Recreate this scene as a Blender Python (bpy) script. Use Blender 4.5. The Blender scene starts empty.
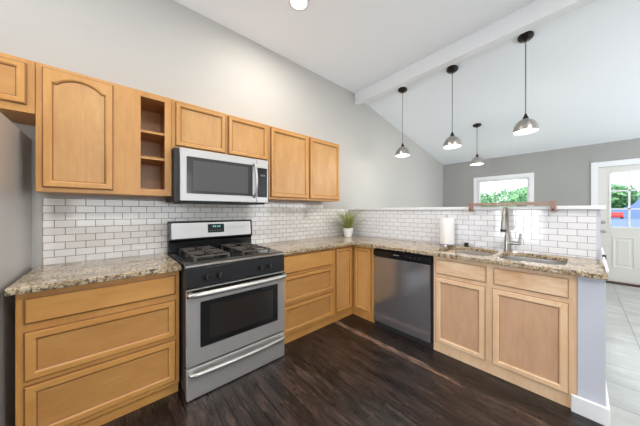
import bpy, bmesh, math, random
from mathutils import Vector, Matrix
R = math.radians
SC = bpy.context.scene
COL = SC.collection
random.seed(7)

# ---------------------------------------------------------------- camera, world, lights, exposure
F_PX, HOR = 233.7, 210.855
cam = bpy.data.objects.new('camera', bpy.data.cameras.new('camera'))
COL.objects.link(cam)
cam.location = (0.155, -2.447, 1.261)
cam.rotation_euler = (R(90), 0, R(-41.72))
cam.data.sensor_fit = 'HORIZONTAL'
cam.data.sensor_width = 36
cam.data.lens = F_PX / 640 * 36
cam.data.shift_y = -(213 - HOR) / 640
cam.data.clip_start = 0.02
SC.camera = cam
SC.view_settings.view_transform = 'Standard'
SC.view_settings.look = 'None'
SC.view_settings.gamma = 1
SC.view_settings.exposure = 0.04
SC.view_settings.use_curve_mapping = False

wd = bpy.data.worlds.new('sky'); SC.world = wd; wd.use_nodes = True
wd.node_tree.nodes['Background'].inputs[0].default_value = (0.86, 0.93, 1.0, 1)
wd.node_tree.nodes['Background'].inputs[1].default_value = 3.2


def area(name, loc, size, energy, color, direction):
    l = bpy.data.lights.new(name, 'AREA'); l.shape = 'RECTANGLE'
    l.size, l.size_y = size; l.energy = energy; l.color = color
    o = bpy.data.objects.new(name, l); COL.objects.link(o)
    o.location = loc
    o.rotation_euler = Vector(direction).to_track_quat('-Z', 'Y').to_euler()
    return o


# left window daylight; the two rear lamps are fill added at invented windows
area('daylight_left_window', (-2.93, -1.225, 1.35), (0.95, 1.9), 80, (0.86, 0.93, 1.0), (1, -0.1, 0.45))
area('fill_rear', (0.6, -5.12, 1.6), (2.2, 1.5), 22, (0.84, 0.92, 1.0), (0, 1, 0.6))  # fill lamp added to light the range wall
area('fill_dining_rear', (4.9, -5.12, 1.5), (2.4, 1.7), 52, (0.88, 0.94, 1.0), (0, 1, 0.3))  # second added fill, brightens the dining side from behind

# ---------------------------------------------------------------- materials


def srgb(r, g, b):
    f = lambda c: (c / 255 / 12.92) if c / 255 <= 0.04045 else ((c / 255 + 0.055) / 1.055) ** 2.4
    return (f(r), f(g), f(b), 1)


class NT:
    def __init__(s, name):
        s.m = bpy.data.materials.new(name); s.m.use_nodes = True
        s.t = s.m.node_tree; s.b = s.t.nodes['Principled BSDF']

    def n(s, kind, **kw):
        nd = s.t.nodes.new(kind)
        for k, v in kw.items():
            if k in nd.inputs: nd.inputs[k].default_value = v
            else: setattr(nd, k, v)
        return nd

    def l(s, a, b): s.t.links.new(a, b)

    def coord(s, scale=(1, 1, 1), loc=(0, 0, 0), rot=(0, 0, 0)):
        tc = s.n('ShaderNodeTexCoord'); mp = s.n('ShaderNodeMapping')
        mp.inputs['Scale'].default_value = scale; mp.inputs['Location'].default_value = loc
        mp.inputs['Rotation'].default_value = rot
        s.l(tc.outputs['Object'], mp.inputs['Vector'])
        return mp.outputs['Vector']

    def ramp(s, fac, stops):
        r = s.n('ShaderNodeValToRGB'); cr = r.color_ramp
        cr.elements[0].position, cr.elements[0].color = stops[0]
        cr.elements[1].position, cr.elements[1].color = stops[-1]
        for p, c in stops[1:-1]:
            e = cr.elements.new(p); e.color = c
        s.l(fac, r.inputs['Fac']); return r.outputs['Color']

    def mix(s, fac, a, b, mode='MIX'):
        m = s.n('ShaderNodeMix', data_type='RGBA', blend_type=mode)
        for sock, v in ((m.inputs['Factor'], fac), (m.inputs['A'], a), (m.inputs['B'], b)):
            pass
        ins = [i for i in m.inputs if i.type == 'RGBA']
        fi = m.inputs[0]
        for sock, v in ((fi, fac), (ins[0], a), (ins[1], b)):
            if hasattr(v, 'links') or hasattr(v, 'is_output'): s.l(v, sock)
            else: sock.default_value = v
        return [o for o in m.outputs if o.type == 'RGBA'][0]

    def noise(s, vec, scale, detail=4, rough=0.55):
        nn = s.n('ShaderNodeTexNoise'); s.l(vec, nn.inputs['Vector'])
        nn.inputs['Scale'].default_value = scale; nn.inputs['Detail'].default_value = detail
        nn.inputs['Roughness'].default_value = rough
        return nn.outputs['Fac']

    def bump(s, h, strength=0.3, dist=0.002):
        b = s.n('ShaderNodeBump'); b.inputs['Strength'].default_value = strength
        b.inputs['Distance'].default_value = dist
        s.l(h, b.inputs['Height']); s.l(b.outputs['Normal'], s.b.inputs['Normal'])

    def set(s, **kw):
        for k, v in kw.items():
            s.b.inputs[k.replace('_', ' ')].default_value = v
        return s


def plain(name, col, rough=0.5, metal=0.0, **kw):
    t = NT(name); t.set(Base_Color=col, Roughness=rough, Metallic=metal, **kw); return t.m


def paint(name, col, rough=0.6):
    t = NT(name); v = t.coord()
    f = t.noise(v, 90, 2)
    t.b.inputs['Base Color'].default_value = col; t.b.inputs['Roughness'].default_value = rough
    t.bump(f, 0.08, 0.001); return t.m


def wood(name, c1, c2, axis='z', rough=0.38):
    """maple: soft blotches and fine grain along one axis"""
    t = NT(name)
    sc = {'z': (1, 1, 0.09), 'x': (0.09, 1, 1)}[axis]
    v = t.coord(sc); v2 = t.coord((1, 1, 0.35) if axis == 'z' else (0.35, 1, 1))
    oi = t.n('ShaderNodeObjectInfo')
    ad = t.n('ShaderNodeVectorMath', operation='ADD'); mu = t.n('ShaderNodeVectorMath', operation='SCALE')
    t.l(oi.outputs['Location'], mu.inputs[0]); mu.inputs['Scale'].default_value = 1.7
    t.l(v, ad.inputs[0]); t.l(mu.outputs[0], ad.inputs[1])
    ad2 = t.n('ShaderNodeVectorMath', operation='ADD'); t.l(v2, ad2.inputs[0]); t.l(mu.outputs[0], ad2.inputs[1])
    g = t.noise(ad.outputs[0], 60, 5, 0.6); bl = t.noise(ad2.outputs[0], 9, 5, 0.7)
    base = t.ramp(bl, [(0.3, c1), (0.7, c2)])
    gr = t.ramp(g, [(0.3, (0.93, 0.91, 0.88, 1)), (0.62, (1, 1, 1, 1))])
    t.l(t.mix(1.0, base, gr, 'MULTIPLY'), t.b.inputs['Base Color'])
    t.b.inputs['Roughness'].default_value = rough
    t.bump(g, 0.05, 0.001); return t.m


def steel(name, col, rough=0.28, axis='x', metal=0.5):
    t = NT(name)
    v = t.coord((1.5, 160, 160) if axis == 'x' else (160, 160, 1.5))
    n = t.noise(v, 3, 3)
    t.l(t.ramp(n, [(0.3, tuple(c * 0.88 for c in col[:3]) + (1,)), (0.7, col)]), t.b.inputs['Base Color'])
    t.b.inputs['Metallic'].default_value = metal
    t.b.inputs['Roughness'].default_value = rough
    t.b.inputs['Anisotropic'].default_value = 0.5
    t.bump(n, 0.03, 0.0005); return t.m


def tiles(name, axes, w, h, off, mortar, c_a, c_b, c_m, rough=0.08, stagger=0.5, shift=(0, 0)):
    t = NT(name)
    tc = t.n('ShaderNodeTexCoord'); sp = t.n('ShaderNodeSeparateXYZ'); cb = t.n('ShaderNodeCombineXYZ')
    t.l(tc.outputs['Object'], sp.inputs[0])
    for i, a in enumerate(axes):
        ad = t.n('ShaderNodeMath', operation='ADD'); ad.inputs[1].default_value = shift[i]
        t.l(sp.outputs[a], ad.inputs[0]); t.l(ad.outputs[0], cb.inputs[i])
    br = t.n('ShaderNodeTexBrick'); t.l(cb.outputs[0], br.inputs['Vector'])
    br.offset = stagger
    br.inputs['Scale'].default_value = 1; br.inputs['Brick Width'].default_value = w
    br.inputs['Row Height'].default_value = h; br.inputs['Mortar Size'].default_value = mortar
    br.inputs['Mortar Smooth'].default_value = 0.3
    br.inputs['Color1'].default_value = c_a; br.inputs['Color2'].default_value = c_b
    br.inputs['Mortar'].default_value = c_m
    t.br = br; t.vec = cb.outputs[0]
    t.l(br.outputs['Color'], t.b.inputs['Base Color'])
    rr = t.n('ShaderNodeMapRange'); t.l(br.outputs['Fac'], rr.inputs[0])
    rr.inputs['To Min'].default_value = rough; rr.inputs['To Max'].default_value = 0.8
    t.l(rr.outputs[0], t.b.inputs['Roughness'])
    inv = t.n('ShaderNodeMath', operation='SUBTRACT'); inv.inputs[0].default_value = 1
    t.l(br.outputs['Fac'], inv.inputs[1]); t.inv = inv.outputs[0]
    return t


M = {}
M['wall'] = paint('wall_paint', srgb(185, 183, 178))
M['wall_far'] = paint('wall_far_grey', srgb(156, 156, 152))  # far wall coloured a darker grey than the other walls
M['ceiling'] = paint('ceiling_paint', srgb(239, 242, 245), 0.8)
M['trim'] = plain('trim_white', srgb(228, 229, 230), 0.4)
M['halfwall'] = paint('half_wall_paint', srgb(192, 195, 205))
M['door'] = plain('door_paint', srgb(214, 212, 206), 0.4)
M['maple'] = wood('maple', srgb(192, 136, 71), srgb(207, 154, 86))
M['maple_h'] = wood('maple_horizontal', srgb(192, 136, 71), srgb(207, 154, 86), 'x')
M['maple_panel'] = wood('maple_panel', srgb(190, 139, 80), srgb(207, 159, 98), 'z')
M['maple_panel_h'] = wood('maple_panel_horizontal', srgb(180, 127, 69), srgb(196, 146, 84), 'x')
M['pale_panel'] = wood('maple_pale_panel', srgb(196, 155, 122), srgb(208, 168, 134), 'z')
M['edging'] = plain('brown_edging', srgb(132, 88, 48), 0.5)
M['pale_edging'] = plain('pale_brown_edging', srgb(168, 130, 96), 0.5)
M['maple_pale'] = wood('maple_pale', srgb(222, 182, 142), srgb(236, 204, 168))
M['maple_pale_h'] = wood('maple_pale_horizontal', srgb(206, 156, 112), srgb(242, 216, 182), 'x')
M['maple_in'] = wood('maple_inside', srgb(176, 126, 78), srgb(190, 140, 90))
M['steel'] = steel('stainless', (0.53, 0.515, 0.495, 1), 0.42, 'x', 0.62)
M['steel_dark'] = steel('stainless_dark', (0.50, 0.51, 0.54, 1), 0.16, 'z', 0.85)
M['trimsteel'] = plain('dark_rolled_steel', (0.2, 0.19, 0.18, 1), 0.3, 0.9)
M['fridge'] = plain('fridge_side', srgb(190, 188, 185), 0.35, 0.3)
M['chrome'] = plain('brushed_nickel', (0.50, 0.49, 0.47, 1), 0.35, 0.9)
M['sinksteel'] = plain('sink_steel', (0.66, 0.65, 0.64, 1), 0.3, 0.9)
M['faucet'] = plain('faucet_nickel', (0.36, 0.34, 0.31, 1), 0.28, 1.0)
M['nickel'] = plain('pendant_nickel', (0.47, 0.44, 0.41, 1), 0.3, 1.0)
M['black'] = plain('black_enamel', (0.010, 0.010, 0.011, 1), 0.15, Specular_IOR_Level=0.35)
M['blackm'] = plain('black_matte', (0.02, 0.02, 0.021, 1), 0.5)
M['iron'] = plain('cast_iron', (0.075, 0.062, 0.054, 1), 0.5)
M['slate'] = plain('dark_grey_panel', (0.018, 0.019, 0.021, 1), 0.25, Specular_IOR_Level=0.25)
M['ovenglass'] = plain('oven_glass', (0.022, 0.018, 0.015, 1), 0.04)
M['mwglass'] = plain('microwave_glass', (0.10, 0.102, 0.105, 1), 0.07)
M['mwframe'] = plain('microwave_window_frame', (0.055, 0.057, 0.06, 1), 0.1)
M['display'] = plain('display', (0.01, 0.02, 0.02, 1), 0.1)
M['digits'] = plain('display_digits', (0.25, 0.6, 0.6, 1), 0.4, Emission_Color=(0.3, 0.8, 0.8, 1), Emission_Strength=0.15)
M['paper'] = plain('paper_towel', srgb(240, 238, 235), 0.9)
M['pot'] = plain('white_ceramic', srgb(240, 238, 234), 0.3)
M['soil'] = plain('soil', srgb(60, 45, 35), 0.9)
M['bronze'] = plain('dark_bronze', (0.03, 0.027, 0.025, 1), 0.3, 0.8)
M['cord'] = plain('grey_cord', srgb(120, 120, 118), 0.6)
M['railwood'] = wood('weathered_wood', srgb(146, 122, 108), srgb(172, 150, 136), 'x', 0.6)
M['copper'] = plain('copper_bracket', srgb(150, 116, 102), 0.45, 0.3)
M['plate'] = plain('outlet_plate', srgb(214, 210, 202), 0.4)
M['sock'] = plain('outlet_socket', srgb(180, 174, 166), 0.4)
M['threshold'] = plain('threshold', srgb(74, 48, 38), 0.5)
M['lens'] = plain('light_lens', (1, 1, 1, 1), 0.5, Emission_Color=(1.0, 0.95, 0.87, 1), Emission_Strength=5)
M['bulb'] = plain('bulb_glow', (1, 1, 1, 1), 0.5, Emission_Color=(1.0, 0.96, 0.9, 1), Emission_Strength=3.0)
M['caulk'] = plain('grey_gap', (0.1, 0.1, 0.1, 1), 0.8)
t = NT('window_glass'); t.set(Base_Color=(1, 1, 1, 1), Roughness=0.0, IOR=1.02, Transmission_Weight=1.0); M['glass'] = t.m
M['leaf'] = None


def leafmat(name, c1, c2):
    t = NT(name); v = t.coord(); f = t.noise(v, 3, 3)
    t.l(t.ramp(f, [(0.35, c1), (0.65, c2)]), t.b.inputs['Base Color']); t.set(Roughness=0.5); return t.m


M['leaf'] = leafmat('hedge_leaves', srgb(60, 120, 80), srgb(150, 195, 140))
M['plant'] = leafmat('plant_leaves', srgb(122, 132, 66), srgb(182, 188, 112))
M['grass'] = leafmat('lawn', srgb(110, 140, 80), srgb(150, 170, 110))
M['siding'] = plain('blue_siding', srgb(118, 142, 182), 0.6)
M['carred'] = plain('red_paint', srgb(190, 40, 30), 0.3)
M['asphalt'] = plain('driveway', srgb(92, 112, 148), 0.9)

# backsplash tiles
ta = tiles('subway_tile_wall', (0, 2), 0.1035, 0.0512, 0.5, 0.0021, srgb(238, 234, 229), srgb(226, 222, 216), srgb(112, 108, 104),
           shift=(0.194, -0.0175))
ta.bump(ta.inv, 0.6, 0.0012); M['tileA'] = ta.m
tb = tiles('subway_tile_half_wall', (1, 2), 0.1085, 0.0525, 0.5, 0.0019, srgb(228, 228, 230), srgb(220, 220, 223), srgb(120, 120, 126),
           shift=(2.366, -0.011))
tb.bump(tb.inv, 0.6, 0.0012); M['tileB'] = tb.m
# pale stone floor tiles
tf = tiles('stone_floor_tile', (0, 1), 0.32, 0.62, 0, 0.0022, srgb(186, 187, 184), srgb(174, 176, 173), srgb(92, 92, 88), rough=0.22, stagger=0,
           shift=(-0.025, 0.94 - 0.0))
nz = tf.noise(tf.coord((1, 0.5, 1)), 5, 6, 0.7)
cl = tf.ramp(nz, [(0.3, (0.78, 0.79, 0.77, 1)), (0.7, (1.05, 1.05, 1.04, 1))])
tf.l(tf.mix(1.0, tf.br.outputs['Color'], cl, 'MULTIPLY'), tf.b.inputs['Base Color'])
tf.bump(tf.inv, 0.4, 0.001); M['stone'] = tf.m
# worn dark plank floor, boards along Y
tw = tiles('dark_plank_floor', (1, 0), 1.15, 0.072, 0.37, 0.0045, srgb(54, 42, 40), srgb(22, 18, 18), srgb(3, 3, 3), rough=0.2, stagger=0.37)
v = tw.coord((1, 0.07, 1)); v2 = tw.coord((1, 0.25, 1)); v3 = tw.coord((1, 0.16, 1), (3.1, 0, 0))
gr = tw.noise(v, 60, 6, 0.65); worn = tw.noise(v2, 17, 7, 0.78); big = tw.noise(v3, 4, 5, 0.65)
c0 = tw.mix(1.0, tw.br.outputs['Color'], tw.ramp(gr, [(0.36, (0.35, 0.33, 0.32, 1)), (0.64, (1.35, 1.3, 1.25, 1))]), 'MULTIPLY')
wm = tw.ramp(worn, [(0.53, (0, 0, 0, 1)), (0.66, (0.9, 0.9, 0.9, 1))])
c1 = tw.mix(wm, c0, srgb(92, 74, 64))
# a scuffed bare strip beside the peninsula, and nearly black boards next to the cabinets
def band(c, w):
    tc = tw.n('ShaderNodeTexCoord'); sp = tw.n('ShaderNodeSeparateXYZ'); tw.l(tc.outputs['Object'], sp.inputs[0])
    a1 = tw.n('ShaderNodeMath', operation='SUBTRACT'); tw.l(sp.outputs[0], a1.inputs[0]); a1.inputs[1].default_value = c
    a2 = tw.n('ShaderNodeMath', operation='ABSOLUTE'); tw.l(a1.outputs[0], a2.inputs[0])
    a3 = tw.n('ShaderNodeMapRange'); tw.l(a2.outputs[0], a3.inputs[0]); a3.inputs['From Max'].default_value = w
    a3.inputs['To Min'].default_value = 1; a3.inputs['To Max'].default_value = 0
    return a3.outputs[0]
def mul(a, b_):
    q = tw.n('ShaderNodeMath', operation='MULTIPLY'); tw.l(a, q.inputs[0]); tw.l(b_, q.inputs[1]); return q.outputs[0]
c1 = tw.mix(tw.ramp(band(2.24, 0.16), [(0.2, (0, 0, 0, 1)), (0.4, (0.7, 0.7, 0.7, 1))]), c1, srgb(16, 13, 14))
st = mul(tw.ramp(big, [(0.5, (0, 0, 0, 1)), (0.56, (1, 1, 1, 1))]), tw.ramp(band(2.06, 0.034), [(0.0, (0, 0, 0, 1)), (0.3, (0.75, 0.75, 0.75, 1))]))
fine = tw.noise(tw.coord((1, 0.22, 1), (0.7, 0.3, 0)), 38, 6, 0.75)
st = mul(st, tw.ramp(fine, [(0.42, (0, 0, 0, 1)), (0.56, (1, 1, 1, 1))]))
scr = tw.ramp(tw.noise(tw.coord((1, 0.03, 1), (1.3, 0.8, 0)), 120, 3, 0.6), [(0.60, (0, 0, 0, 1)), (0.68, (0.5, 0.5, 0.5, 1))])
c1 = tw.mix(scr, c1, srgb(120, 100, 88))
c2 = tw.mix(st, c1, srgb(158, 128, 108))
tw.l(c2, tw.b.inputs['Base Color'])
rr = tw.n('ShaderNodeMapRange'); tw.l(worn, rr.inputs[0]); rr.inputs['To Min'].default_value = 0.12; rr.inputs['To Max'].default_value = 0.5
tw.l(rr.outputs[0], tw.b.inputs['Roughness'])
hh = tw.n('ShaderNodeMath', operation='ADD'); tw.l(tw.inv, hh.inputs[0])
h2 = tw.n('ShaderNodeMath', operation='MULTIPLY'); tw.l(gr, h2.inputs[0]); h2.inputs[1].default_value = 0.5
tw.l(h2.outputs[0], hh.inputs[1]); tw.bump(hh.outputs[0], 0.5, 0.0015)
M['plank'] = tw.m
# granite
tg = NT('granite'); v = tg.coord()
a = tg.noise(v, 14, 5, 0.65); b = tg.noise(v, 75, 3, 0.7)
vo = tg.n('ShaderNodeTexVoronoi'); tg.l(v, vo.inputs['Vector']); vo.inputs['Scale'].default_value = 110
base = tg.ramp(a, [(0.32, srgb(146, 124, 94)), (0.5, srgb(190, 172, 142)), (0.7, srgb(212, 200, 176))])
c = tg.mix(tg.ramp(b, [(0.5, (0, 0, 0, 1)), (0.58, (0.9, 0.9, 0.9, 1))]), base, srgb(120, 88, 60))
dk = tg.noise(tg.coord((1, 1, 1), (5, 2, 1)), 48, 4, 0.75)
c = tg.mix(tg.ramp(dk, [(0.53, (0, 0, 0, 1)), (0.59, (1, 1, 1, 1))]), c, srgb(74, 70, 64))
c = tg.mix(tg.ramp(vo.outputs['Distance'], [(0.1, (0.5, 0.5, 0.5, 1)), (0.25, (0, 0, 0, 1))]), c, srgb(232, 226, 214))
tg.l(c, tg.b.inputs['Base Color']); tg.set(Roughness=0.1); M['granite'] = tg.m

# ---------------------------------------------------------------- mesh helpers


class MB:
    def __init__(s): s.bm = bmesh.new()

    def box(s, x0, x1, y0, y1, z0, z1):
        v = [s.bm.verts.new(p) for p in ((x0, y0, z0), (x1, y0, z0), (x1, y1, z0), (x0, y1, z0),
                                         (x0, y0, z1), (x1, y0, z1), (x1, y1, z1), (x0, y1, z1))]
        for f in ((3, 2, 1, 0), (4, 5, 6, 7), (0, 1, 5, 4), (1, 2, 6, 5), (2, 3, 7, 6), (3, 0, 4, 7)):
            s.bm.faces.new([v[i] for i in f])
        return s

    def prism(s, pts, axis, a, b):
        """extrude a 2D outline along axis ('x' pts=(y,z); 'y' pts=(x,z); 'z' pts=(x,y))"""
        mk = {'x': lambda p, h: (h, p[0], p[1]), 'y': lambda p, h: (p[0], h, p[1]), 'z': lambda p, h: (p[0], p[1], h)}[axis]
        A = [s.bm.verts.new(mk(p, a)) for p in pts]; B = [s.bm.verts.new(mk(p, b)) for p in pts]
        n = len(pts)
        for i in range(n): s.bm.faces.new((A[i], A[(i + 1) % n], B[(i + 1) % n], B[i]))
        s.bm.faces.new(A[::-1]); s.bm.faces.new(B); return s

    def loft(s, loops, cap0=True, cap1=True):
        L = [[s.bm.verts.new(p) for p in lp] for lp in loops]; n = len(L[0])
        for a, b in zip(L, L[1:]):
            for i in range(n): s.bm.faces.new((a[i], a[(i + 1) % n], b[(i + 1) % n], b[i]))
        if cap0: s.bm.faces.new(L[0][::-1])
        if cap1: s.bm.faces.new(L[-1])
        return s

    def tube(s, path, r, seg=12, caps=True):
        path = [Vector(p) for p in path]; rs = r if isinstance(r, (list, tuple)) else [r] * len(path)
        loops = []; up = None
        for i, p in enumerate(path):
            d = (path[min(i + 1, len(path) - 1)] - path[max(i - 1, 0)]).normalized()
            if up is None: up = Vector((0, 0, 1)) if abs(d.z) < 0.9 else Vector((0, 1, 0))
            sd = d.cross(up).normalized(); up = sd.cross(d).normalized()
            loops.append([p + (sd * math.cos(t) + up * math.sin(t)) * rs[i] for t in [2 * math.pi * k / seg for k in range(seg)]])
        return s.loft(loops, caps, caps)

    def lathe(s, prof, c=(0, 0, 0), seg=32, axis='z', caps=True):
        mk = {'z': lambda r, h, t: (c[0] + r * math.cos(t), c[1] + r * math.sin(t), c[2] + h),
              'y': lambda r, h, t: (c[0] + r * math.cos(t), c[1] + h, c[2] + r * math.sin(t)),
              'x': lambda r, h, t: (c[0] + h, c[1] + r * math.cos(t), c[2] + r * math.sin(t))}[axis]
        return s.loft([[mk(r, h, 2 * math.pi * k / seg) for k in range(seg)] for r, h in prof], caps, caps)

    def xf(s, mat): bmesh.ops.transform(s.bm, matrix=mat, verts=s.bm.verts); return s

    def build(s, name, mat, parent=None, bevel=0, smooth=False, loc=None):
        bmesh.ops.recalc_face_normals(s.bm, faces=s.bm.faces)
        me = bpy.data.meshes.new(name); s.bm.to_mesh(me); s.bm.free()
        o = bpy.data.objects.new(name, me); COL.objects.link(o); me.materials.append(mat)
        if parent: o.parent = parent
        if loc: o.location = loc
        if bevel:
            b = o.modifiers.new('bevel', 'BEVEL'); b.width = bevel; b.segments = 2; b.limit_method = 'ANGLE'; b.angle_limit = R(40)
        if smooth:
            for p in me.polygons: p.use_smooth = True
            try: me.set_sharp_from_angle(angle=R(40))
            except Exception: pass
        return o


def box(name, mat, x0, x1, y0, y1, z0, z1, parent=None, bevel=0):
    return MB().box(x0, x1, y0, y1, z0, z1).build(name, mat, parent, bevel)


def struct(o): o['kind'] = 'structure'; return o


def thing(name, label, cat, loc, rz=0, group=None):
    o = bpy.data.objects.new(name, None); COL.objects.link(o); o.empty_display_size = 0.1
    o.location = loc; o.rotation_euler = (0, 0, rz); return tag(o, label, cat, group)


def tag(o, label, cat, group=None):
    o['label'] = label; o['category'] = cat
    if group: o['group'] = group
    return o


def copy_tree(o, parent=None):
    c = o.copy(); COL.objects.link(c); c.parent = parent
    for ch in [x for x in bpy.data.objects if x.parent == o]: copy_tree(ch, c)
    return c


def arcpts(cx, cy, r, a0, a1, n=6):
    return [(cx + r * math.cos(R(a0 + (a1 - a0) * i / n)), cy + r * math.sin(R(a0 + (a1 - a0) * i / n))) for i in range(n + 1)]


def rrect(x0, x1, y0, y1, r, n=5):
    return arcpts(x1 - r, y0 + r, r, -90, 0, n) + arcpts(x1 - r, y1 - r, r, 0, 90, n) + arcpts(x0 + r, y1 - r, r, 90, 180, n) + arcpts(x0 + r, y0 + r, r, 180, 270, n)


# ---------------------------------------------------------------- structure
CH = 0.892            # counter height
XP = 2.937            # kitchen face of the half wall
CZ0 = 3.156


def wall_x(name, x0, x1, ya, yb, z1, holes, mat, z0=0):
    """wall in a plane x=const, thickness x0..x1, from ya to yb with rectangular holes (y0,y1,z0,z1)"""
    m = MB(); ys = sorted({ya, yb, *[h[0] for h in holes], *[h[1] for h in holes]}); 
    for a, b in zip(ys, ys[1:]):
        hs = sorted([h for h in holes if h[0] <= a + 1e-6 and h[1] >= b - 1e-6], key=lambda h: h[2]); z = z0
        for h in hs:
            if h[2] > z: m.box(x0, x1, a, b, z, h[2])
            z = h[3]
        m.box(x0, x1, a, b, z, z1)
    return struct(m.build(name, mat))


def wall_y(name, y0, y1, xa, xb, z1, holes, mat):
    o = wall_x(name, -y1, -y0, xa, xb, z1, holes, mat)
    for v in o.data.vertices: v.co = (v.co.y, -v.co.x, v.co.z)
    o.data.flip_normals() if False else None
    bm = bmesh.new(); bm.from_mesh(o.data); bmesh.ops.recalc_face_normals(bm, faces=bm.faces); bm.to_mesh(o.data); bm.free()
    return o


XF = 6.692
def zsl(x): return 3.079 - 0.184 * (x - 3.385)
# long wall behind the range: rectangular part, then sloping top in the dining room
m = MB(); m.prism([(-3.0, -0.05), (XF, -0.05), (XF, zsl(XF)), (3.1, zsl(3.1)), (3.1, CZ0), (-3.0, CZ0)], 'y', 0, 0.12)
struct(m.build('wall_range', M['wall']))
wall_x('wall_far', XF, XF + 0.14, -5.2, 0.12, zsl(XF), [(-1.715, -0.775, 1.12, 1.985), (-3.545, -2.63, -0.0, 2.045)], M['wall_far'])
wall_x('wall_left', -3.12, -3.0, -5.32, 0.12, CZ0, [(-1.75, -0.70, 0.35, 2.35)], M['wall'])
wy = wall_y('wall_rear', -5.32, -5.2, -3.0, XF + 0.14, CZ0, [(-0.5, 1.7, 0.85, 2.35), (3.7, 6.1, 0.65, 2.35)], M['wall'])
# floors
struct(box('floor_kitchen', M['plank'], -3.0, 2.3, -2.535, 0, -0.06, 0))
struct(box('floor_kitchen', M['plank'], 2.3, 2.98, -2.535, 0, -0.06, 0))
struct(box('floor_kitchen', M['plank'], -3.0, 2.12, -5.2, -2.535, -0.06, 0))
m = MB(); m.prism([(2.12, -5.2), (XF, -5.2), (XF, 0), (2.98, 0), (2.98, -2.535), (2.12, -2.535)], 'z', -0.06, 0.0)
struct(m.build('floor_dining', M['stone']))
# ceilings
struct(box('ceiling_kitchen', M['ceiling'], -3.12, 3.1, -5.32, 0.12, CZ0, CZ0 + 0.1))
m = MB(); m.prism([(3.1, zsl(3.1)), (XF + 0.14, zsl(XF + 0.14)), (XF + 0.14, zsl(XF) + 0.2), (3.1, 3.4)], 'y', -5.32, 0.12)
struct(m.build('ceiling_dining', M['ceiling']))
# beam between the two ceilings, slightly off square like the photo's
m = MB(); m.prism([(3.085, 0.0), (3.165, 0.0), (3.165 - 0.1, -5.2), (3.085 - 0.17, -5.2)], 'z', 2.978, CZ0 + 0.05)
struct(m.build('trim_beam', M['trim'], bevel=0.004))
m = MB(); m.prism([(3.165, 0.0), (3.185, 0.0), (3.185 - 0.1, -5.2), (3.165 - 0.1, -5.2)], 'z', 3.03, CZ0 + 0.02)
struct(m.build('trim_beam_strip', M['trim']))
# half wall with ledge and the end wall of the peninsula
struct(box('wall_half', M['halfwall'], XP, XP + 0.12, -2.54, 0, 0, 1.272))
struct(box('wall_end', M['halfwall'], 2.335, XP, -2.54, -2.428, 0, CH - 0.036))
struct(box('trim_ledge', M['trim'], XP - 0.03, XP + 0.15, -2.565, 0, 1.272, 1.302, bevel=0.004))
# backsplashes
m = MB()
m.prism([(-0.194, CH), (XP, CH), (XP, 1.287), (2.394, 1.287), (2.394, 1.358), (-0.194, 1.352)], 'y', -0.008, -0.0005)
struct(m.build('wall_backsplash_range', M['tileA']))
struct(box('wall_backsplash_half', M['tileB'], XP - 0.008, XP - 0.0005, -2.52, -0.008, CH, 1.271))
# baseboards
m = MB(); m.prism([(2.312, -2.40), (2.312, -2.556), (3.08, -2.556), (3.08, -2.541), (2.334, -2.541), (2.334, -2.40)], 'z', 0, 0.105)
struct(m.build('baseboard_end', M['trim'], bevel=0.004))
struct(box('baseboard_far', M['trim'], XF - 0.015, XF, -2.55, 0, 0, 0.12, bevel=0.003))
struct(box('baseboard_range', M['trim'], 3.06, XF - 0.016, -0.015, 0, 0, 0.12, bevel=0.003))


def window(name, x, ya, yb, za, zb, side, mull, casing=0.07):
    """window set in an x=const wall; room is on the -side*x direction"""
    f = MB(); s = side
    def bx(a, b, y0, y1, z0, z1, mb): mb.box(min(x + s * a, x + s * b), max(x + s * a, x + s * b), y0, y1, z0, z1)
    for (y0, y1, z0, z1) in ((ya - casing, ya + 0.006, za - casing, zb + casing), (yb - 0.006, yb + casing, za - casing, zb + casing),
                             (ya + 0.006, yb - 0.006, zb - 0.006, zb + casing), (ya + 0.006, yb - 0.006, za - casing, za + 0.006)):
        bx(-0.018, -0.001, y0, y1, z0, z1, f)
    root = struct(f.build(name, M['trim']))
    g = MB(); w = 0.045
    for (y0, y1, z0, z1) in ((ya, ya + w, za, zb), (yb - w, yb, za, zb), (ya + w, yb - w, zb - w, zb), (ya + w, yb - w, za, za + w)):
        bx(0.03, 0.09, y0, y1, z0, z1, g)
    for k in mull: bx(0.04, 0.08, k - 0.018, k + 0.018, za + w, zb - w, g)
    g.build('window_frame', M['trim'], root, bevel=0.003)
    p = MB(); bx(0.056, 0.062, ya + w - 0.005, yb - w + 0.005, za + w - 0.005, zb - w + 0.005, p); p.build('pane', M['glass'], root)
    return root


window('window_1', XF, -1.715, -0.775, 1.12, 1.985, 1, [])
window('window_2', -3.0, -1.75, -0.70, 0.35, 2.35, -1, [])


def window_y(name, xa, xb, za, zb, mull):
    f = MB(); c = 0.07
    for (x0, x1, z0, z1) in ((xa - c, xa, za - c, zb + c), (xb, xb + c, za - c, zb + c), (xa, xb, zb, zb + c), (xa, xb, za - c, za)):
        f.box(x0, x1, -5.199, -5.182, z0, z1)
    root = struct(f.build(name, M['trim'], bevel=0.003)); g = MB()
    for (x0, x1, z0, z1) in ((xa, xa + .045, za, zb), (xb - .045, xb, za, zb), (xa, xb, zb - .045, zb), (xa, xb, za, za + .045), (mull - .02, mull + .02, za, zb)):
        g.box(x0, x1, -5.29, -5.23, z0, z1)
    g.build('window_frame', M['trim'], root)
    MB().box(xa + .04, xb - .04, -5.262, -5.256, za + .04, zb - .04).build('pane', M['glass'], root)


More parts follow.
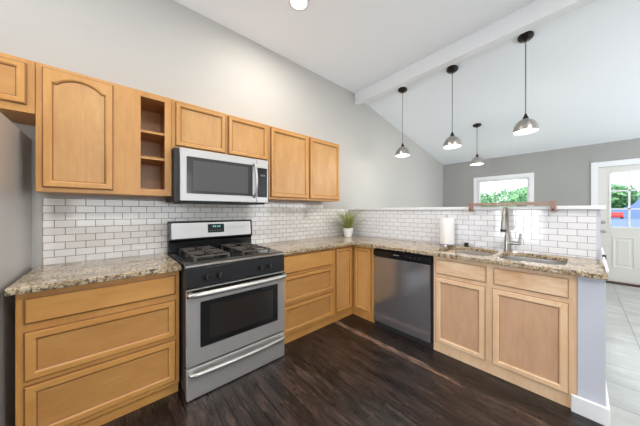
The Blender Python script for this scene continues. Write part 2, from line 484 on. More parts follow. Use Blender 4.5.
window_y('window_added_3', -0.5, 1.7, 0.85, 2.35, 0.6)  # unseen window, put in to go with the rear fill lamp
window_y('window_added_4', 3.7, 6.1, 0.65, 2.35, 4.9)  # unseen window, put in to go with the dining fill lamp

# entry door in the far wall
Y0, Y1 = -2.63, -3.545
m = MB()
for (a, b, z0, z1) in ((-2.64, -2.555, 0, 2.135), (-3.62, -3.535, 0, 2.135), (-3.535, -2.64, 2.04, 2.135)):
    m.box(XF - 0.02, XF - 0.001, a, b, z0, z1)
struct(m.build('trim_door', M['trim'], bevel=0.003))
m = MB(); yg0, yg1, zg0, zg1 = -3.395, -2.775, 0.975, 1.93
xa, xb = XF + 0.02, XF + 0.065
m.box(xa, xb, -3.54, yg0, 0.03, 2.04).box(xa, xb, yg1, -2.634, 0.03, 2.04).box(xa, xb, yg0, yg1, 0.03, zg0).box(xa, xb, yg0, yg1, zg1, 2.04)
dr = struct(m.build('door_1', M['door'], bevel=0.002))
m = MB()
for y in (-2.982, -3.188): m.box(xa - 0.004, xb + 0.004, y - 0.011, y + 0.011, zg0, zg1)
for z in (1.294, 1.609): m.box(xa - 0.004, xb + 0.004, yg0, yg1, z - 0.011, z + 0.011)
for (a, b, c, d) in ((yg0 - .012, yg0 + .012, zg0, zg1), (yg1 - .012, yg1 + .012, zg0, zg1), (yg0, yg1, zg0 - .012, zg0 + .012), (yg0, yg1, zg1 - .012, zg1 + .012)):
    m.box(xa - 0.008, xa + 0.002, a, b, c, d)
m.build('muntins', M['trim'], dr)
MB().box(xa + 0.02, xa + 0.026, yg0, yg1, zg0, zg1).build('pane', M['glass'], dr)
for ya, yb in ((-3.04, -2.80), (-3.37, -3.13)):
    m = MB(); P_ = lambda i, d: [(xa - d, ya + i, 0.27 + i), (xa - d, yb - i, 0.27 + i), (xa - d, yb - i, 0.81 - i), (xa - d, ya + i, 0.81 - i)]
    m.loft([P_(0, -0.001), P_(0, 0.006), P_(0.012, 0.008), P_(0.026, 0.002), P_(0.05, 0.002), P_(0.062, 0.007)])
    m.build('door_panel', M['door'], dr)
MB().lathe([(0.03, 0.0), (0.03, -0.008), (0.012, -0.012), (0.012, -0.035), (0.027, -0.045), (0.03, -0.062), (0.02, -0.075), (0.002, -0.078)], (xa, -2.70, 0.905), 20, 'x').build('door_handle', M['chrome'], dr, smooth=True)
MB().lathe([(0.03, 0.0), (0.03, -0.012), (0.022, -0.022), (0.002, -0.024)], (xa, -2.70, 1.06), 20, 'x').build('deadbolt', M['chrome'], dr, smooth=True)
struct(box('trim_threshold', M['threshold'], XF - 0.05, XF + 0.14, -3.56, -2.62, 0.0, 0.03, bevel=0.004))

# ---------------------------------------------------------------- cabinets (local frame: x right, front faces -y, z up)


def ring(w, h, i, d, n=14, arch=0.0):
    """closed loop inset by i at depth y=-d; arch = height of the cathedral shoulders below the crown"""
    pts = []
    x0, x1, z0, z1 = i, w - i, i, h - i
    for k in range(n): pts.append((x0 + (x1 - x0) * k / n, -d, z0))
    for k in range(n): pts.append((x1, -d, z0 + (z1 - arch - z0) * k / n))
    for k in range(n):
        u = k / n; a = 0
        if arch and 0.07 < u < 0.93: a = math.sin(math.pi * (u - 0.07) / 0.86) ** 0.75
        pts.append((x1 + (x0 - x1) * u, -d, z1 - arch + arch * a))
    for k in range(n): pts.append((x0, -d, z1 - arch + (z0 - z1 + arch) * k / n))
    return pts


def door(parent, x0, x1, z0, z1, mat, pmat, r=0.05, arch=0.0, name='door', yb=0.0, label=None):
    """five-piece door: moulded frame with a recessed panel as sub-part"""
    w, h = x1 - x0, z1 - z0; T = 0.02
    e = 1e-4
    r -= 0.013
    loops = [ring(w, h, 0.0, 0), ring(w, h, 0, T - 0.009), ring(w, h, 0.004, T - 0.008), ring(w, h, 0.007, T), ring(w, h, r - 0.004, T, arch=arch),
             ring(w, h, r, T - 0.002, arch=arch), ring(w, h, r + 0.004, T - 0.007, arch=arch), ring(w, h, r + 0.009, T - 0.010, arch=arch),
             ring(w, h, r + 0.009, 0.002, arch=arch)]
    d = MB().loft(loops, True, False).build(name, mat, parent, loc=(x0, yb, z0))
    edge_mat = M['pale_edging'] if mat.name.startswith('maple_pale') else M['edging']
    d.data.materials.append(edge_mat)
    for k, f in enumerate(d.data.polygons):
        if k // 56 in (0, 1, 6): f.material_index = 1  # browner tone on outer edges and the moulding step round the panel
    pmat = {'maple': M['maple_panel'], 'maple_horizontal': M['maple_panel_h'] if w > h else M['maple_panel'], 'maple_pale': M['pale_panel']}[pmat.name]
    p = MB().loft([ring(w, h, r + 0.006, 0.004, arch=arch), ring(w, h, r + 0.006, T - 0.0115, arch=arch)]).build('panel', pmat, d)
    return d


def slab(parent, x0, x1, z0, z1, mat, name='drawer', yb=0.0):
    w, h = x1 - x0, z1 - z0; T = 0.02
    d = MB().loft([ring(w, h, 0, 0), ring(w, h, 0, T - 0.009), ring(w, h, 0.004, T - 0.008), ring(w, h, 0.010, T)]).build(name, mat, parent, loc=(x0, yb, z0))
    d.data.materials.append(M['pale_edging'] if mat.name.startswith('maple_pale') else M['edging'])
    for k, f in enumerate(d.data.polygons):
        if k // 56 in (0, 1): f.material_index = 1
    return d


W_, WH = M['maple'], M['maple_h']
G_UP = 'maple upper wall cabinets along the range wall'
UF = -0.306
# cabinet over the fridge
c = thing('wall_cabinet', 'short maple cabinet above the fridge at the far left edge', 'cabinet', (0, 0, 0))
box('body', W_, -0.96, -0.182, UF, -0.002, 1.831, 2.139, c, 0.001)
door(c, -0.935, -0.585, 1.873, 2.112, W_, WH, 0.045, yb=UF); door(c, -0.56, -0.211, 1.873, 2.112, W_, WH, 0.045, yb=UF)
# cabinet with arched door and open shelves
c = thing('wall_cabinet', 'tall maple wall cabinet with an arched door and an open shelf column', 'cabinet', (0, 0, 0))
m = MB().box(-0.179, 0.292, UF, -0.002, 1.377, 2.139).box(0.476, 0.505, UF, -0.002, 1.377, 2.139)
m.box(0.292, 0.476, UF, -0.002, 1.377, 1.424).box(0.292, 0.476, UF, -0.002, 2.099, 2.139)
m.box(0.292, 0.313, UF, UF + 0.02, 1.424, 2.099).box(0.461, 0.476, UF, UF + 0.02, 1.424, 2.099)
m.build('body', W_, c, 0)
MB().box(0.292, 0.476, -0.012, -0.002, 1.424, 2.099).box(0.292, 0.296, UF + .021, -0.012, 1.424, 2.099).box(0.472, 0.476, UF + .021, -0.012, 1.424, 2.099).build('back_panel', M['maple_in'], c)
for z in (1.862, 1.667): box('shelf', WH, 0.2965, 0.4715, UF + 0.022, -0.013, z - 0.018, z, c, 0.001)
door(c, -0.154, 0.164, 1.402, 2.118, W_, W_, 0.05, arch=0.045, yb=UF)
# cabinet over the microwave
c = thing('wall_cabinet', 'short two-door maple cabinet directly above the microwave', 'cabinet', (0, 0, 0))
box('body', W_, 0.507, 1.355, UF, -0.002, 1.752, 2.139, c, 0.001)
door(c, 0.530, 0.919, 1.775, 2.122, W_, W_, 0.045, yb=UF); door(c, 0.943, 1.337, 1.775, 2.122, W_, W_, 0.045, yb=UF)
# right wall cabinet
c = thing('wall_cabinet', 'wide maple wall cabinet with two square doors right of the microwave', 'cabinet', (0, 0, 0))
box('body', W_, 1.357, 2.402, UF, -0.002, 1.385, 2.139, c, 0.001)
door(c, 1.376, 1.868, 1.405, 2.125, W_, W_, 0.05, yb=UF); door(c, 1.896, 2.395, 1.405, 2.125, W_, W_, 0.05, yb=UF)

BF = -0.595
# left drawer base
c = thing('base_cabinet', 'maple three-drawer base cabinet left of the range under granite', 'cabinet', (0, 0, 0))
MB().box(-0.198, 0.503, BF, -0.012, 0.08, CH - 0.036).build('body', W_, c, 0.001)
box('toe_board', WH, -0.198, 0.503, BF + 0.03, -0.02, 0, 0.08, c)
slab(c, -0.171, 0.481, 0.694, 0.822, WH, yb=BF)
door(c, -0.171, 0.481, 0.410, 0.655, WH, WH, 0.05, name='drawer', yb=BF)
door(c, -0.171, 0.481, 0.110, 0.385, WH, WH, 0.05, name='drawer', yb=BF)
# right drawer base
c = thing('base_cabinet', 'maple three-drawer base cabinet right of the range', 'cabinet', (0, 0, 0))
MB().box(1.31, 2.012, BF, -0.012, 0.08, CH - 0.036).build('body', W_, c, 0.001)
box('toe_board', WH, 1.31, 2.012, BF + 0.02, -0.02, 0, 0.08, c)
slab(c, 1.335, 1.985, 0.668, 0.836, WH, yb=BF)
door(c, 1.335, 1.985, 0.388, 0.645, WH, WH, 0.05, name='drawer', yb=BF)
door(c, 1.335, 1.985, 0.108, 0.365, WH, WH, 0.05, name='drawer', yb=BF)
# corner base with two doors meeting at the inside corner
PX = 2.342   # peninsula carcass front
c = thing('base_cabinet', 'maple corner base cabinet with two narrow doors meeting in the corner', 'cabinet', (0, 0, 0))
MB().prism([(2.014, -0.012), (2.014, BF), (PX, BF), (PX, -0.902), (XP - 0.012, -0.902), (XP - 0.012, -0.012)], 'z', 0.08, CH - 0.036).build('body', W_, c, 0.001)
MB().prism([(2.014, -0.02), (2.014, BF + .02), (PX + .02, BF + .02), (PX + .02, -0.902), (XP - 0.012, -0.902), (XP - 0.012, -0.02)], 'z', 0.0, 0.08).build('toe_board', WH, c)
door(c, 2.040, 2.305, 0.108, 0.830, W_, W_, 0.045, yb=BF)
d = door(c, 0, 0.235, 0.108, 0.830, W_, W_, 0.045)
d.rotation_euler = (0, 0, R(-90)); d.location = (PX, -0.632, 0.108)
# sink base in the peninsula (local frame turned to face -x)
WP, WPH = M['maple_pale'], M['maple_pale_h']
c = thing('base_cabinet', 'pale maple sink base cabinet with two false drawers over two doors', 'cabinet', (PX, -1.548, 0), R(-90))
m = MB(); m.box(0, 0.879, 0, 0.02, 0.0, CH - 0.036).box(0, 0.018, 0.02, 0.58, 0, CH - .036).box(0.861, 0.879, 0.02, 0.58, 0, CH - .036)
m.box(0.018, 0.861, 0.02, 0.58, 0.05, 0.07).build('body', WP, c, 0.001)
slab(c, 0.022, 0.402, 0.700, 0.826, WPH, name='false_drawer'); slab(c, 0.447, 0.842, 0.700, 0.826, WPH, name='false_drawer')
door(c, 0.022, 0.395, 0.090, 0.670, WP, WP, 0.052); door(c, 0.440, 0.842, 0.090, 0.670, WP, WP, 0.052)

# ---------------------------------------------------------------- countertops
m = MB(); m.prism([(-0.222, -0.644), (0.510, -0.644), (0.510, -0.009), (-0.222, -0.009)], 'z', CH - 0.035, CH)
tag(m.build('countertop', M['granite'], bevel=0.006), 'short speckled granite countertop between fridge and range', 'countertop')
m = MB(); XC = 2.293
m.prism([(1.312, -0.644)] + [(XC - 0.03, -0.644), (XC, -0.674)] + [(XC, -2.52)] + arcpts(XC + 0.03, -2.52, 0.03, 180, 270, 4) + [(3.0, -2.552), (3.0, -2.541), (XP - 0.009, -2.541), (XP - 0.009, -0.009), (1.312, -0.009)], 'z', CH - 0.035, CH)
ct = m.build('countertop', M['granite'])
SINK = [(2.42, 2.84, -1.945, -1.515), (2.42, 2.84, -2.375, -1.985)]
cut = MB()
for (x0, x1, y0, y1) in SINK: cut.prism(rrect(x0, x1, y0, y1, 0.09, 8), 'z', CH - 0.2, CH + 0.2)
cu = cut.build('cut', M['granite'])
bo = ct.modifiers.new('cut', 'BOOLEAN'); bo.object = cu; bo.operation = 'DIFFERENCE'; bo.solver = 'EXACT'
be = ct.modifiers.new('bevel', 'BEVEL'); be.width = 0.006; be.segments = 2; be.limit_method = 'ANGLE'; be.angle_limit = R(40)
dg = bpy.context.evaluated_depsgraph_get()
me = bpy.data.meshes.new_from_object(ct.evaluated_get(dg)); ct.modifiers.clear(); ct.data = me
bpy.data.objects.remove(cu)
tag(ct, 'L-shaped speckled granite countertop from range round onto the sink peninsula', 'countertop')

# sink
s = thing('kitchen_sink', 'undermount stainless double-bowl sink set in the peninsula counter', 'sink', (2.63, -1.94, CH - 0.036))
for (x0, x1, y0, y1) in SINK:
    L = lambda i, r, z: [(x - 2.63, y + 1.94, z) for x, y in rrect(x0 + i, x1 - i, y0 + i, y1 - i, r, 8)]
    b = MB().loft([L(-0.012, .1, -0.001), L(-0.012, .1, -0.004), L(-0.002, .09, -0.004), L(0.0, .09, -0.15), L(0.03, .07, -0.18), L(0.15, .02, -0.183)], False, True)
    b = b.build('bowl', M['sinksteel'], s, smooth=True)
    MB().lathe([(0.04, 0), (0.04, 0.003), (0.03, 0.004), (0.025, 0.0), (0.002, 0.0)], ((x0 + x1) / 2 - 2.63, (y0 + y1) / 2 + 1.94, -0.182), 20).build('drain', M['steel'], b, smooth=True)

# faucet, spout pointing towards the kitchen side (-x)
f = thing('faucet', 'tall brushed nickel pull-down faucet with side lever behind the sink', 'faucet', (2.885, -1.985, CH))
MB().lathe([(0.028, 0), (0.028, 0.006), (0.022, 0.012), (0.02, 0.05), (0.02, 0.15), (0.014, 0.158)], seg=24).build('body', M['faucet'], f, smooth=True)
a = [(0, 0, 0.15), (0, 0, 0.29)] + [(-0.075 + 0.075 * math.cos(R(t)), 0, 0.29 + 0.11 * math.sin(R(t))) for t in range(15, 181, 15)]
MB().tube(a, 0.0135, 14).build('gooseneck', M['faucet'], f, smooth=True)
MB().lathe([(0.0125, 0.0), (0.015, -0.02), (0.018, -0.06), (0.021, -0.105), (0.021, -0.115), (0.015, -0.118)], (-0.15, 0, 0.295), 20).build('spray_head', M['faucet'], f, smooth=True)
MB().lathe([(0.0215, 0.0), (0.0225, -0.003), (0.0225, -0.02), (0.0215, -0.022)], (-0.15, 0, 0.208), 20).build('spray_ring', M['blackm'], f, smooth=True)
lv = MB().lathe([(0.015, 0.0), (0.015, -0.07), (0.013, -0.085), (0.002, -0.087)], (0, -0.01, 0.075), 18, 'y').build('valve', M['faucet'], f, smooth=True)
MB().tube([(0, -0.082, 0.08), (0, -0.087, 0.12), (-0.002, -0.092, 0.165)], [0.008, 0.0065, 0.005], 10).build('lever', M['faucet'], f, smooth=True)

# small cap, paper towel holder, rail
sc = thing('sink_cap', 'small dark metal air gap cap beside the paper towel', 'sink fitting', (2.895, -1.65, CH))
MB().lathe([(0.02, 0), (0.02, 0.035), (0.017, 0.04), (0.002, 0.041)], seg=20).build('cap', M['bronze'], sc, smooth=True)
MB().lathe([(0.026, 0), (0.026, 0.006), (0.022, 0.008)], seg=20).build('base_ring', M['bronze'], sc, smooth=True)

p = thing('paper_towel_holder', 'white paper towel roll on an upright holder by the tiled half wall', 'paper towel holder', (2.84, -1.483, CH))
MB().lathe([(0.078, 0), (0.078, 0.012), (0.07, 0.016), (0.002, 0.016)], seg=32).build('base', M['steel_dark'], p, smooth=True)
MB().lathe([(0.02, 0.0), (0.066, 0.0), (0.068, 0.004), (0.068, 0.271), (0.066, 0.275), (0.02, 0.275), (0.02, 0)], (0, 0, 0.018), seg=40, caps=False).build('paper_roll', M['paper'], p, smooth=True)
MB().lathe([(0.006, 0.016), (0.006, 0.30), (0.012, 0.304), (0.014, 0.315), (0.009, 0.324), (0.001, 0.326)], seg=16).build('rod', M['chrome'], p, smooth=True)

r = thing('utensil_rail', 'weathered wood rail on copper-brown brackets along the half wall ledge', 'rail', (XP - 0.04, -1.99, 1.303))
MB().box(-0.016, 0.006, -0.292, 0.292, 0.006, 0.036).build('bar', M['railwood'], r, 0.003)
for y in (-0.302, 0.294):
    b = MB().box(-0.024, 0.009, y - 0.013, y + 0.021, -0.052, 0.044).build('bracket', M['copper'], r, 0.003)
    MB().lathe([(0.008, 0.0), (0.008, -0.006), (0.001, -0.008)], (-0.024, y + 0.004, -0.03), 12, 'x').build('screw', M['blackm'], b)
tag_rod = thing('rod', 'thin white rod with a black clip lying at the end of the peninsula counter', 'rod', (2.343, -2.5475, CH + 0.0075))
MB().tube([(0, 0, 0), (0.40, 0.0, 0.036), (0.66, 0.0, 0.070)], 0.0065, 10).build('tube', M['trim'], tag_rod, smooth=True)
MB().box(0.38, 0.42, -0.012, 0.006, 0.018, 0.052).build('clip', M['blackm'], tag_rod, 0.003)

# outlet on range wall
o = thing('wall_outlet', 'pale outlet plate on the tiles right of the range', 'outlet', (2.085, -0.0085, 1.218))
MB().box(-0.036, 0.036, -0.006, 0, -0.058, 0.058).build('plate', M['plate'], o, 0.002)
for z in (-0.024, 0.024): MB().box(-0.017, 0.017, -0.0085, -0.004, z - 0.016, z + 0.016).build('socket', M['sock'], o, 0.003)

# plant
p = thing('potted_plant', 'spiky green plant in a white pot in the counter corner', 'plant', (2.665, -0.235, CH))
MB().lathe([(0.045, 0.0), (0.052, 0.004), (0.066, 0.09), (0.069, 0.118), (0.069, 0.124), (0.064, 0.124), (0.062, 0.112), (0.001, 0.11)], seg=32).build('pot', M['pot'], p, smooth=True)
MB().lathe([(0.061, 0.111), (0.060, 0.116), (0.001, 0.118)], seg=24).build('soil', M['soil'], p)
m = MB()
for k in range(80):
    az = random.uniform(0, 2 * math.pi); el = random.uniform(12, 70) if k > 22 else random.uniform(55, 88)
    ln = random.uniform(0.24, 0.34); e = R(el); w = random.uniform(0.006, 0.010)
    ca, sa = math.cos(az), math.sin(az)
    pts = []; x = random.uniform(0.0, 0.03); z = 0.115
    for i in range(7):
        pts.append((x, z)); st = ln / 6; x += st * math.cos(e); z += st * math.sin(e); e -= R(random.uniform(1, 5))
    # keep leaves clear of the two walls behind
    lim = 1e9
    if sa > 0: lim = min(lim, 0.21 / sa)
    if ca > 0: lim = min(lim, 0.245 / ca)
    mx = max(q[0] for q in pts)
    if mx > lim: pts = [(q[0] * lim / mx, q[1]) for q in pts]
    prev = None
    for i, (px, pz) in enumerate(pts):
        ww = w * (1 - (i / 6) ** 2) + 0.0005
        L = [m.bm.verts.new((px * ca - ww * sa, px * sa + ww * ca, pz)), m.bm.verts.new((px * ca, px * sa, pz - 0.003)), m.bm.verts.new((px * ca + ww * sa, px * sa - ww * ca, pz))]
        if prev:
            m.bm.faces.new((prev[0], prev[1], L[1], L[0])); m.bm.faces.new((prev[1], prev[2], L[2], L[1]))
        prev = L
m.build('foliage', M['plant'], p)

# ---------------------------------------------------------------- range
RX0, RX1 = 0.518, 1.280; RW = RX1 - RX0
g = thing('gas_range', 'freestanding stainless and black gas range with four burners', 'stove', (RX0, 0, 0))
FY = -0.69
box('body', M['blackm'], 0, RW, FY, -0.035, 0.03, 0.872, g, 0.003)
for (x, y) in ((0.05, -0.6), (RW - .05, -0.6), (0.05, -0.1), (RW - .05, -0.1)):
    MB().lathe([(0.018, 0), (0.018, 0.032)], (x, y, 0), 14).build('foot', M['blackm'], g)
# cooktop with rolled front edge
m = MB(); m.prism([(-0.035, 0.872), (-0.035, 0.905), (-0.09, 0.905), (-0.10, 0.896), (-0.62, 0.896), (-0.63, 0.902), (-0.66, 0.902), (-0.66, 0.872)], 'x', 0, RW)
m.build('cooktop', M['black'], g, 0.002)
m = MB(); m.prism([(-0.655, 0.895), (-0.655, 0.905), (-0.70, 0.902), (-0.716, 0.892), (-0.718, 0.882), (-0.71, 0.874), (-0.675, 0.874), (-0.675, 0.895)], 'x', -0.002, RW + 0.002)
m.build('front_trim', M['trimsteel'], g, 0.003, smooth=True)
m = MB(); m.prism([(-0.68, 0.873), (-0.714, 0.873), (-0.72, 0.745), (-0.68, 0.745)], 'x', 0, RW)
cp = m.build('control_panel', M['slate'], g, 0.003)
for x in (0.125, 0.211, 0.532, 0.612):
    k = MB().lathe([(0.022, 0.0), (0.022, -0.004), (0.017, -0.008), (0.016, -0.028), (0.013, -0.031), (0.001, -0.031)], (x, -0.718, 0.806), 22, 'y').build('knob', M['black'], g, smooth=True)
    MB().box(x - 0.004, x + 0.004, -0.753, -0.747, 0.791, 0.821).build('grip', M['blackm'], k, 0.001)
# burners and grates
for i, bx_ in enumerate((0.20, 0.555)):
    for by in (-0.235, -0.49):
        b = MB().lathe([(0.045, 0.896), (0.043, 0.903), (0.031, 0.906), (0.029, 0.914), (0.001, 0.916)], (bx_, by, 0), 24).build('burner', M['blackm'], g, smooth=True)
for gx in (0.20, 0.555):
    for gy in (-0.235, -0.49):
        m = MB(); h = 0.118; z0, z1 = 0.922, 0.934
        for s_ in (-1, 1):
            m.box(gx - h, gx + h, gy + s_ * h - 0.005, gy + s_ * h + 0.005, z0, z1)
            m.box(gx + s_ * h - 0.006, gx + s_ * h + 0.006, gy - h, gy + h, z0, z1)
            m.box(gx + (0.03 if s_ > 0 else -h), gx + (h if s_ > 0 else -0.03), gy - 0.006, gy + 0.006, z0, z1 + 0.008)
            m.box(gx - 0.006, gx + 0.006, gy + (0.03 if s_ > 0 else -h), gy + (h if s_ > 0 else -0.03), z0, z1 + 0.008)
            for t_ in (-1, 1):
                m.box(gx + s_ * h - 0.008, gx + s_ * h + 0.008, gy + t_ * h - 0.008, gy + t_ * h + 0.008, 0.897, z1 + 0.004)
        m.build('grate', M['iron'], g, 0.002)
# backguard
m = MB(); m.prism([(-0.012, 0.90), (-0.012, 1.168), (-0.06, 1.168), (-0.085, 1.16), (-0.10, 1.005), (-0.075, 0.985), (-0.075, 0.90)], 'x', 0, RW)
bgd = m.build('backguard', M['black'], g, 0.004)
m = MB(); yy = lambda z: -0.0855 - (1.16 - z) * (0.015 / 0.155) - 0.003
m.loft([[(x, yy(z) + dd, z) for x, z in [(px, pz) for px, pz in rrect(0.02, RW - 0.02, 1.016, 1.152, 0.012, 4)]] for dd in (0.003, 0.0)])
m.build('steel_panel', M['steel'], bgd, smooth=False)
m = MB(); m.loft([[(x, yy(z) + dd, z) for x, z in rrect(0.315, 0.465, 1.055, 1.135, 0.008, 4)] for dd in (0.0, -0.003)])
ds = m.build('display', M['display'], bgd)
m = MB()
for x in (0.36, 0.378, 0.40, 0.418): m.box(x, x + 0.011, yy(1.112) - 0.0042, yy(1.112) - 0.003, 1.105, 1.121)
m.build('clock_readout', M['digits'], ds); m = MB()
for x in (0.33, 0.352, 0.374, 0.396, 0.418, 0.438): m.box(x, x + 0.012, yy(1.075) - 0.0042, yy(1.075) - 0.003, 1.072, 1.078)
m.build('button_row', M['cord'], ds)
# oven door
D0 = -0.728
m = MB(); m.box(0.004, RW - 0.004, D0, FY - 0.001, 0.226, 0.735)
od = m.build('oven_door', M['steel'], g, 0.005)
MB().box(0.004, RW - 0.004, D0 - 0.003, D0 - 0.0002, 0.684, 0.733).build('door_band', M['black'], od, 0.001)
m = MB(); m.loft([[(x, y, z) for x, z in rrect(0.085, RW - 0.075, 0.336, 0.645, 0.008, 4)] for y in (D0, D0 - 0.004)])
m.build('window', M['black'], od)
m = MB(); m.loft([[(x, y, z) for x, z in rrect(0.145, RW - 0.125, 0.375, 0.61, 0.01, 4)] for y in (D0 - 0.003, D0 - 0.005)])
m.build('window_glass', M['ovenglass'], od)


def bow_handle(parent, x0, x1, z, y, r=0.013, out=0.05, bow=0.012):
    pts = [(x0, y, z), (x0 + 0.003, y - out * 0.7, z)]
    n = 14
    for i in range(n + 1):
        u = i / n; pts.append((x0 + 0.02 + (x1 - x0 - 0.04) * u, y - out - bow * math.sin(math.pi * u), z))
    pts += [(x1 - 0.003, y - out * 0.7, z), (x1, y, z)]
    return MB().tube(pts, r, 14).build('handle', M['chrome'], parent, smooth=True)


bow_handle(od, 0.022, RW - 0.016, 0.707, D0 - 0.003, 0.019, 0.04)
box('storage_drawer', M['steel'], 0.004, RW - 0.004, D0, FY - 0.001, 0.006, 0.212, g, 0.005)
dwr = [o for o in bpy.data.objects if o.name.startswith('storage_drawer')][0]
bow_handle(dwr, 0.03, RW - 0.025, 0.178, D0, 0.0155, 0.03, 0.014)

# ---------------------------------------------------------------- microwave
MW = 0.753
g = thing('microwave', 'over-the-range stainless microwave with dark window', 'microwave', (0.545, 0, 1.336))
box('body', M['blackm'], -0.036, MW, -0.375, -0.01, 0.0, 0.412, g, 0.003)
md = box('door', M['steel'], 0.0, 0.628, -0.402, -0.3755, 0.004, 0.413, g, 0.003)
MB().loft([[(x, y, z) for x, z in rrect(0.045, 0.59, 0.062, 0.352, 0.006, 4)] for y in (-0.402, -0.4045)]).build('window', M['mwframe'], md)
MB().loft([[(x, y, z) for x, z in rrect(0.09, 0.545, 0.085, 0.325, 0.006, 4)] for y in (-0.4045, -0.4055)]).build('window_glass', M['mwglass'], md)
hz = [(0.604, -0.402, 0.06), (0.604, -0.43, 0.064)] + [(0.604, -0.437 - 0.02 * math.sin(math.pi * i / 10), 0.075 + 0.265 * i / 10) for i in range(11)] + [(0.604, -0.43, 0.351), (0.604, -0.402, 0.355)]
MB().tube(hz, 0.0135, 12).build('handle', M['chrome'], md, smooth=True)
pn = box('control_panel', M['steel'], 0.631, MW, -0.402, -0.3755, 0.004, 0.413, g, 0.003)
MB().box(0.640, MW - 0.012, -0.4045, -0.402, 0.055, 0.335).build('keypad', M['slate'], pn, 0.002)
m = MB()
for k in range(3): m.box(0.672 + 0.016 * k, 0.682 + 0.016 * k, -0.4055, -0.4044, 0.255, 0.272)
m.build('clock_readout', M['cord'], pn)
box('vent', M['blackm'], 0.02, MW - 0.02, -0.37, -0.03, -0.012, 0.0, g, 0.002)
for x in (0.29,): MB().loft([[(x + 0.02 + 0.012 * math.cos(t), y, 0.385 + 0.008 * math.sin(t)) for t in [2 * math.pi * k / 16 for k in range(16)]] for y in (-0.402, -0.4035)]).build('badge', M['chrome'], md)

# ---------------------------------------------------------------- dishwasher
g = thing('dishwasher', 'dark stainless dishwasher with black control strip in the peninsula', 'dishwasher', (PX + 0.02, -0.908, 0), R(-90))
DW = 0.634
MB().box(0.0, DW, 0.005, 0.055, 0.02, CH - 0.04).box(0.0, DW - 0.07, 0.055, 0.55, 0.02, CH - 0.04).build('body', M['blackm'], g)
box('door', M['steel_dark'], 0.006, DW - 0.018, -0.045, 0.0045, 0.055, 0.765, g, 0.004)
cs = MB(); cs.prism([(-0.045, 0.77), (-0.052, 0.785), (-0.052, 0.838), (0.004, 0.843), (0.004, 0.77)], 'x', 0.006, DW - 0.006)
cs = cs.build('control_strip', M['black'], g, 0.003)
MB().box(0.25, 0.315, -0.0535, -0.0515, 0.806, 0.813).build('badge', M['chrome'], cs)
for k in range(4): MB().box(0.38 + k * 0.045, 0.396 + k * 0.045, -0.0535, -0.0515, 0.808, 0.811).build('button_mark', M['cord'], cs)
box('toe_kick', M['blackm'], 0.0, DW, -0.02, 0.0045, 0.0, 0.055, g)

# ---------------------------------------------------------------- refrigerator
g = thing('refrigerator', 'grey refrigerator side at the left edge of the kitchen', 'refrigerator', (-1.135, 0, 0))
m = MB(); m.prism([(-0.025, 0.02), (-0.66, 0.02), (-0.66, 1.735), (-0.025, 1.735)], 'x', 0, 0.895)
m.build('body', M['fridge'], g, 0.006)
for (z0, z1) in ((0.06, 1.18), (1.19, 1.735)):
    d = box('door', M['steel'], 0.0, 0.895, -0.73, -0.662, z0, z1, g, 0.01)
    MB().tube([(0.05, -0.73, z0 + .2 if z0 > 1 else z1 - .1), (0.05, -0.78, z0 + .22 if z0 > 1 else z1 - .12), (0.05, -0.78, z1 - .12 if z0 > 1 else z1 - .7), (0.05, -0.73, z1 - .1 if z0 > 1 else z1 - .72)], 0.012, 12).build('handle', M['chrome'], d, smooth=True)

# ---------------------------------------------------------------- lights
CAN = [('pendant_light', 3.405, -0.66, 2.085, 'small dome pendant light farthest left, hanging near the wall'),
       ('pendant_light', 3.400, -1.344, 2.078, 'dome pendant light in the middle of the row under the beam'),
       ('pendant_light', 3.375, -2.055, 2.085, 'largest looking dome pendant light, rightmost under the beam'),
       ('pendant_light', 4.991, -1.207, 2.085, 'smallest looking dome pendant light, farther back near the dining window')]


def make_pendant():
    r = thing('pendant_light', '', 'pendant light', (0, 0, 0))   # origin at the lamp shade rim
    m = MB().lathe([(0.118, 0.0), (0.122, 0.001), (0.120, 0.03), (0.108, 0.07), (0.085, 0.105), (0.05, 0.13), (0.022, 0.140), (0.022, 0.136),
                    (0.048, 0.127), (0.082, 0.102), (0.104, 0.068), (0.116, 0.03), (0.118, 0.0)], seg=40, caps=False)
    m.xf(Matrix.Diagonal((0.86, 0.86, 0.96, 1))); m.build('lamp_shade', M['nickel'], r, smooth=True)
    MB().lathe([(0.001, 0.0), (0.08, 0.002), (0.098, 0.008), (0.096, 0.014), (0.001, 0.016)], seg=32).build('diffuser', M['bulb'], r, smooth=True)
    MB().lathe([(0.024, 0.136), (0.024, 0.150), (0.014, 0.165), (0.009, 0.185), (0.004, 0.19)], seg=20).build('socket', M['bronze'], r, smooth=True)
    return r


pend = make_pendant()
for i, (nm, x, y, z, lab) in enumerate(CAN):
    r = pend if i == 0 else copy_tree(pend)
    r.location = (x, y, z); r['label'] = lab; r['group'] = 'nickel dome pendant lights'
    ht = zsl(x) - z; sl = math.atan(0.184)
    MB().tube([(0, 0, 0.188), (0, 0, ht - 0.01)], 0.0045, 8).build('cord', M['cord'], r)
    cn = MB().lathe([(0.066, 0), (0.066, -0.008), (0.055, -0.022), (0.02, -0.034), (0.006, -0.05)], seg=28).build('canopy', M['bronze'], r, smooth=True)
    cn.location = (0, 0, ht - 0.001); cn.rotation_euler = (0, sl, 0)
    l = bpy.data.lights.new('pendant_bulb', 'POINT'); l.energy = 5; l.color = (1, 0.93, 0.84); l.shadow_soft_size = 0.05
    lo = bpy.data.objects.new('pendant_bulb', l); COL.objects.link(lo); lo.parent = r; lo.location = (0, 0, -0.07)


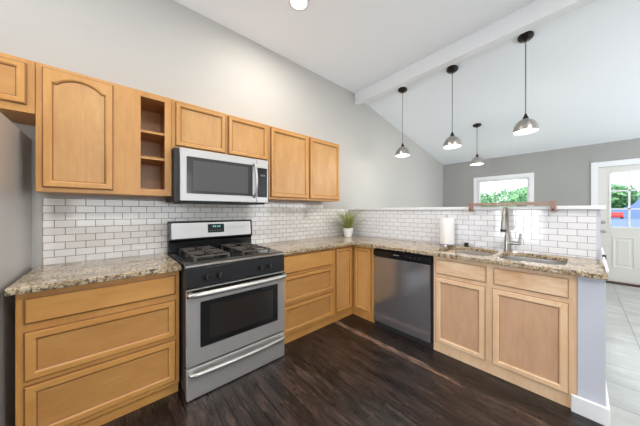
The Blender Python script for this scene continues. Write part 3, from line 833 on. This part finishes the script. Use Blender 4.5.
def can_light(x, y, lab, e=17, col=(1, 0.92, 0.82)):
    r = thing('ceiling_light', lab, 'ceiling light', (x, y, CZ0))
    MB().lathe([(0.07, -0.001), (0.095, -0.001), (0.095, -0.005), (0.072, -0.008), (0.07, -0.001)], seg=36, caps=False).build('trim_ring', M['trim'], r, smooth=True)
    MB().lathe([(0.071, -0.0012), (0.071, -0.005), (0.001, -0.006)], seg=32).build('lens', M['lens'], r)
    l = bpy.data.lights.new('can_bulb', 'AREA'); l.shape = 'DISK'; l.size = 0.14; l.energy = e; l.color = col
    lo = bpy.data.objects.new('can_bulb', l); COL.objects.link(lo); lo.parent = r; lo.location = (0, 0, -0.02)
    return r


can_light(1.424, -0.737, 'round glowing recessed ceiling light above the range')
can_light(-0.3, -1.2, 'round recessed ceiling light above the fridge side of the kitchen', 13)
can_light(0.1, -3.5, 'added unseen recessed fill light behind the camera, left', 40, (1, 0.95, 0.9))  # unseen can added to brighten floor, range and cabinet fronts
can_light(1.9, -3.5, 'added unseen recessed fill light behind the camera, right', 40, (1, 0.95, 0.9))  # its pair, likewise added as fill

# ---------------------------------------------------------------- outside
gd = tag(box('lawn', M['grass'], XF + 0.16, 110, -60, 30, -0.36, -0.3), 'green lawn outside beyond the entry door', 'lawn'); gd['kind'] = 'structure'


def hedge(cx, cy, rx, ry, z0, z1, n, lab, seed):
    rnd = random.Random(seed); r = thing('tree', lab, 'tree', (cx, cy, -0.3)); m = MB()
    zc, rz = (z0 + z1) / 2 + 0.3, (z1 - z0) / 2
    for k in range(n):
        d = Vector((rnd.gauss(0, 1), rnd.gauss(0, 1), rnd.gauss(0, 1))).normalized() * rnd.uniform(0.75, 1.05)
        c = Vector((d.x * rx, d.y * ry, zc + d.z * rz)); s_ = rnd.uniform(0.05, 0.11)
        u = Vector((rnd.gauss(0, 1), rnd.gauss(0, 1), rnd.gauss(0, 1))).normalized(); w = u.orthogonal().normalized()
        m.bm.faces.new([m.bm.verts.new(c + u * s_), m.bm.verts.new(c + w * s_ * .5), m.bm.verts.new(c - u * s_), m.bm.verts.new(c - w * s_ * .5)])
    m.build('foliage', M['leaf'], r)
    MB().tube([(0, 0, 0), (0, 0, zc)], [0.12, 0.06], 8).build('trunk', M['soil'], r)


hedge(11.2, 0.45, 0.9, 0.74, 0.1, 2.02, 3600, 'leafy green bush outside, left half of the dining window', 3)
hedge(11.2, -1.28, 0.9, 0.74, 0.2, 2.12, 3600, 'leafy green bush outside, right half of the dining window', 4)
hedge(13.4, -0.45, 0.9, 1.6, 0.1, 2.2, 3600, 'hazy green bush outside, behind and between the other two', 9)
hedge(11.0, -2.80, 0.6, 0.66, 1.30, 2.05, 2200, 'green tree crown seen through the left panes of the entry door', 5)
hedge(11.4, -4.35, 0.8, 0.62, 1.35, 2.3, 2000, 'brighter green tree crown seen through the right panes of the entry door', 6)
hs = thing('house', 'pale blue building outside seen through the entry door', 'building', (85, -23, -0.3))
MB().box(0, 9, -18, 18.2, 0, 5.1).build('wall', M['siding'], hs)
MB().prism([(-18.4, 5.1), (18.6, 5.1), (0.1, 7.0)], 'x', -0.3, 9.3).build('roof', M['asphalt'], hs)
struct(box('floor_driveway', M['asphalt'], XF + 1.2, 84.6, -45, -2.7, -0.3, -0.29))
cr = thing('car', 'small red car outside seen through the lower left door pane', 'car', (38, -12.3, -0.3))
MB().box(0, 0.9, -0.2, 0.2, 0.0, 0.85).build('plinth', M['asphalt'], cr) if False else None
m = MB(); m.prism([(0, 0.25), (0, 0.55), (0.1, 0.75), (0.9, 0.85), (1.3, 1.25), (2.6, 1.25), (3.2, 0.85), (3.9, 0.8), (3.9, 0.25)], 'y', -0.8, 0.8)
m.build('body', M['carred'], cr, 0.05)
m = MB(); m.prism([(0.93, 0.86), (1.29, 1.2), (1.31, 1.2), (0.95, 0.86)], 'y', -0.68, 0.68)
m.build('windscreen', M['black'], cr)
for x in (0.7, 3.2):
    for y in (-0.82, 0.62): MB().lathe([(0.3, 0), (0.3, 0.2)], (x, y, 0.3), 20, 'y').build('wheel', M['blackm'], cr)
cr.location = (75, -7.053, -0.29)
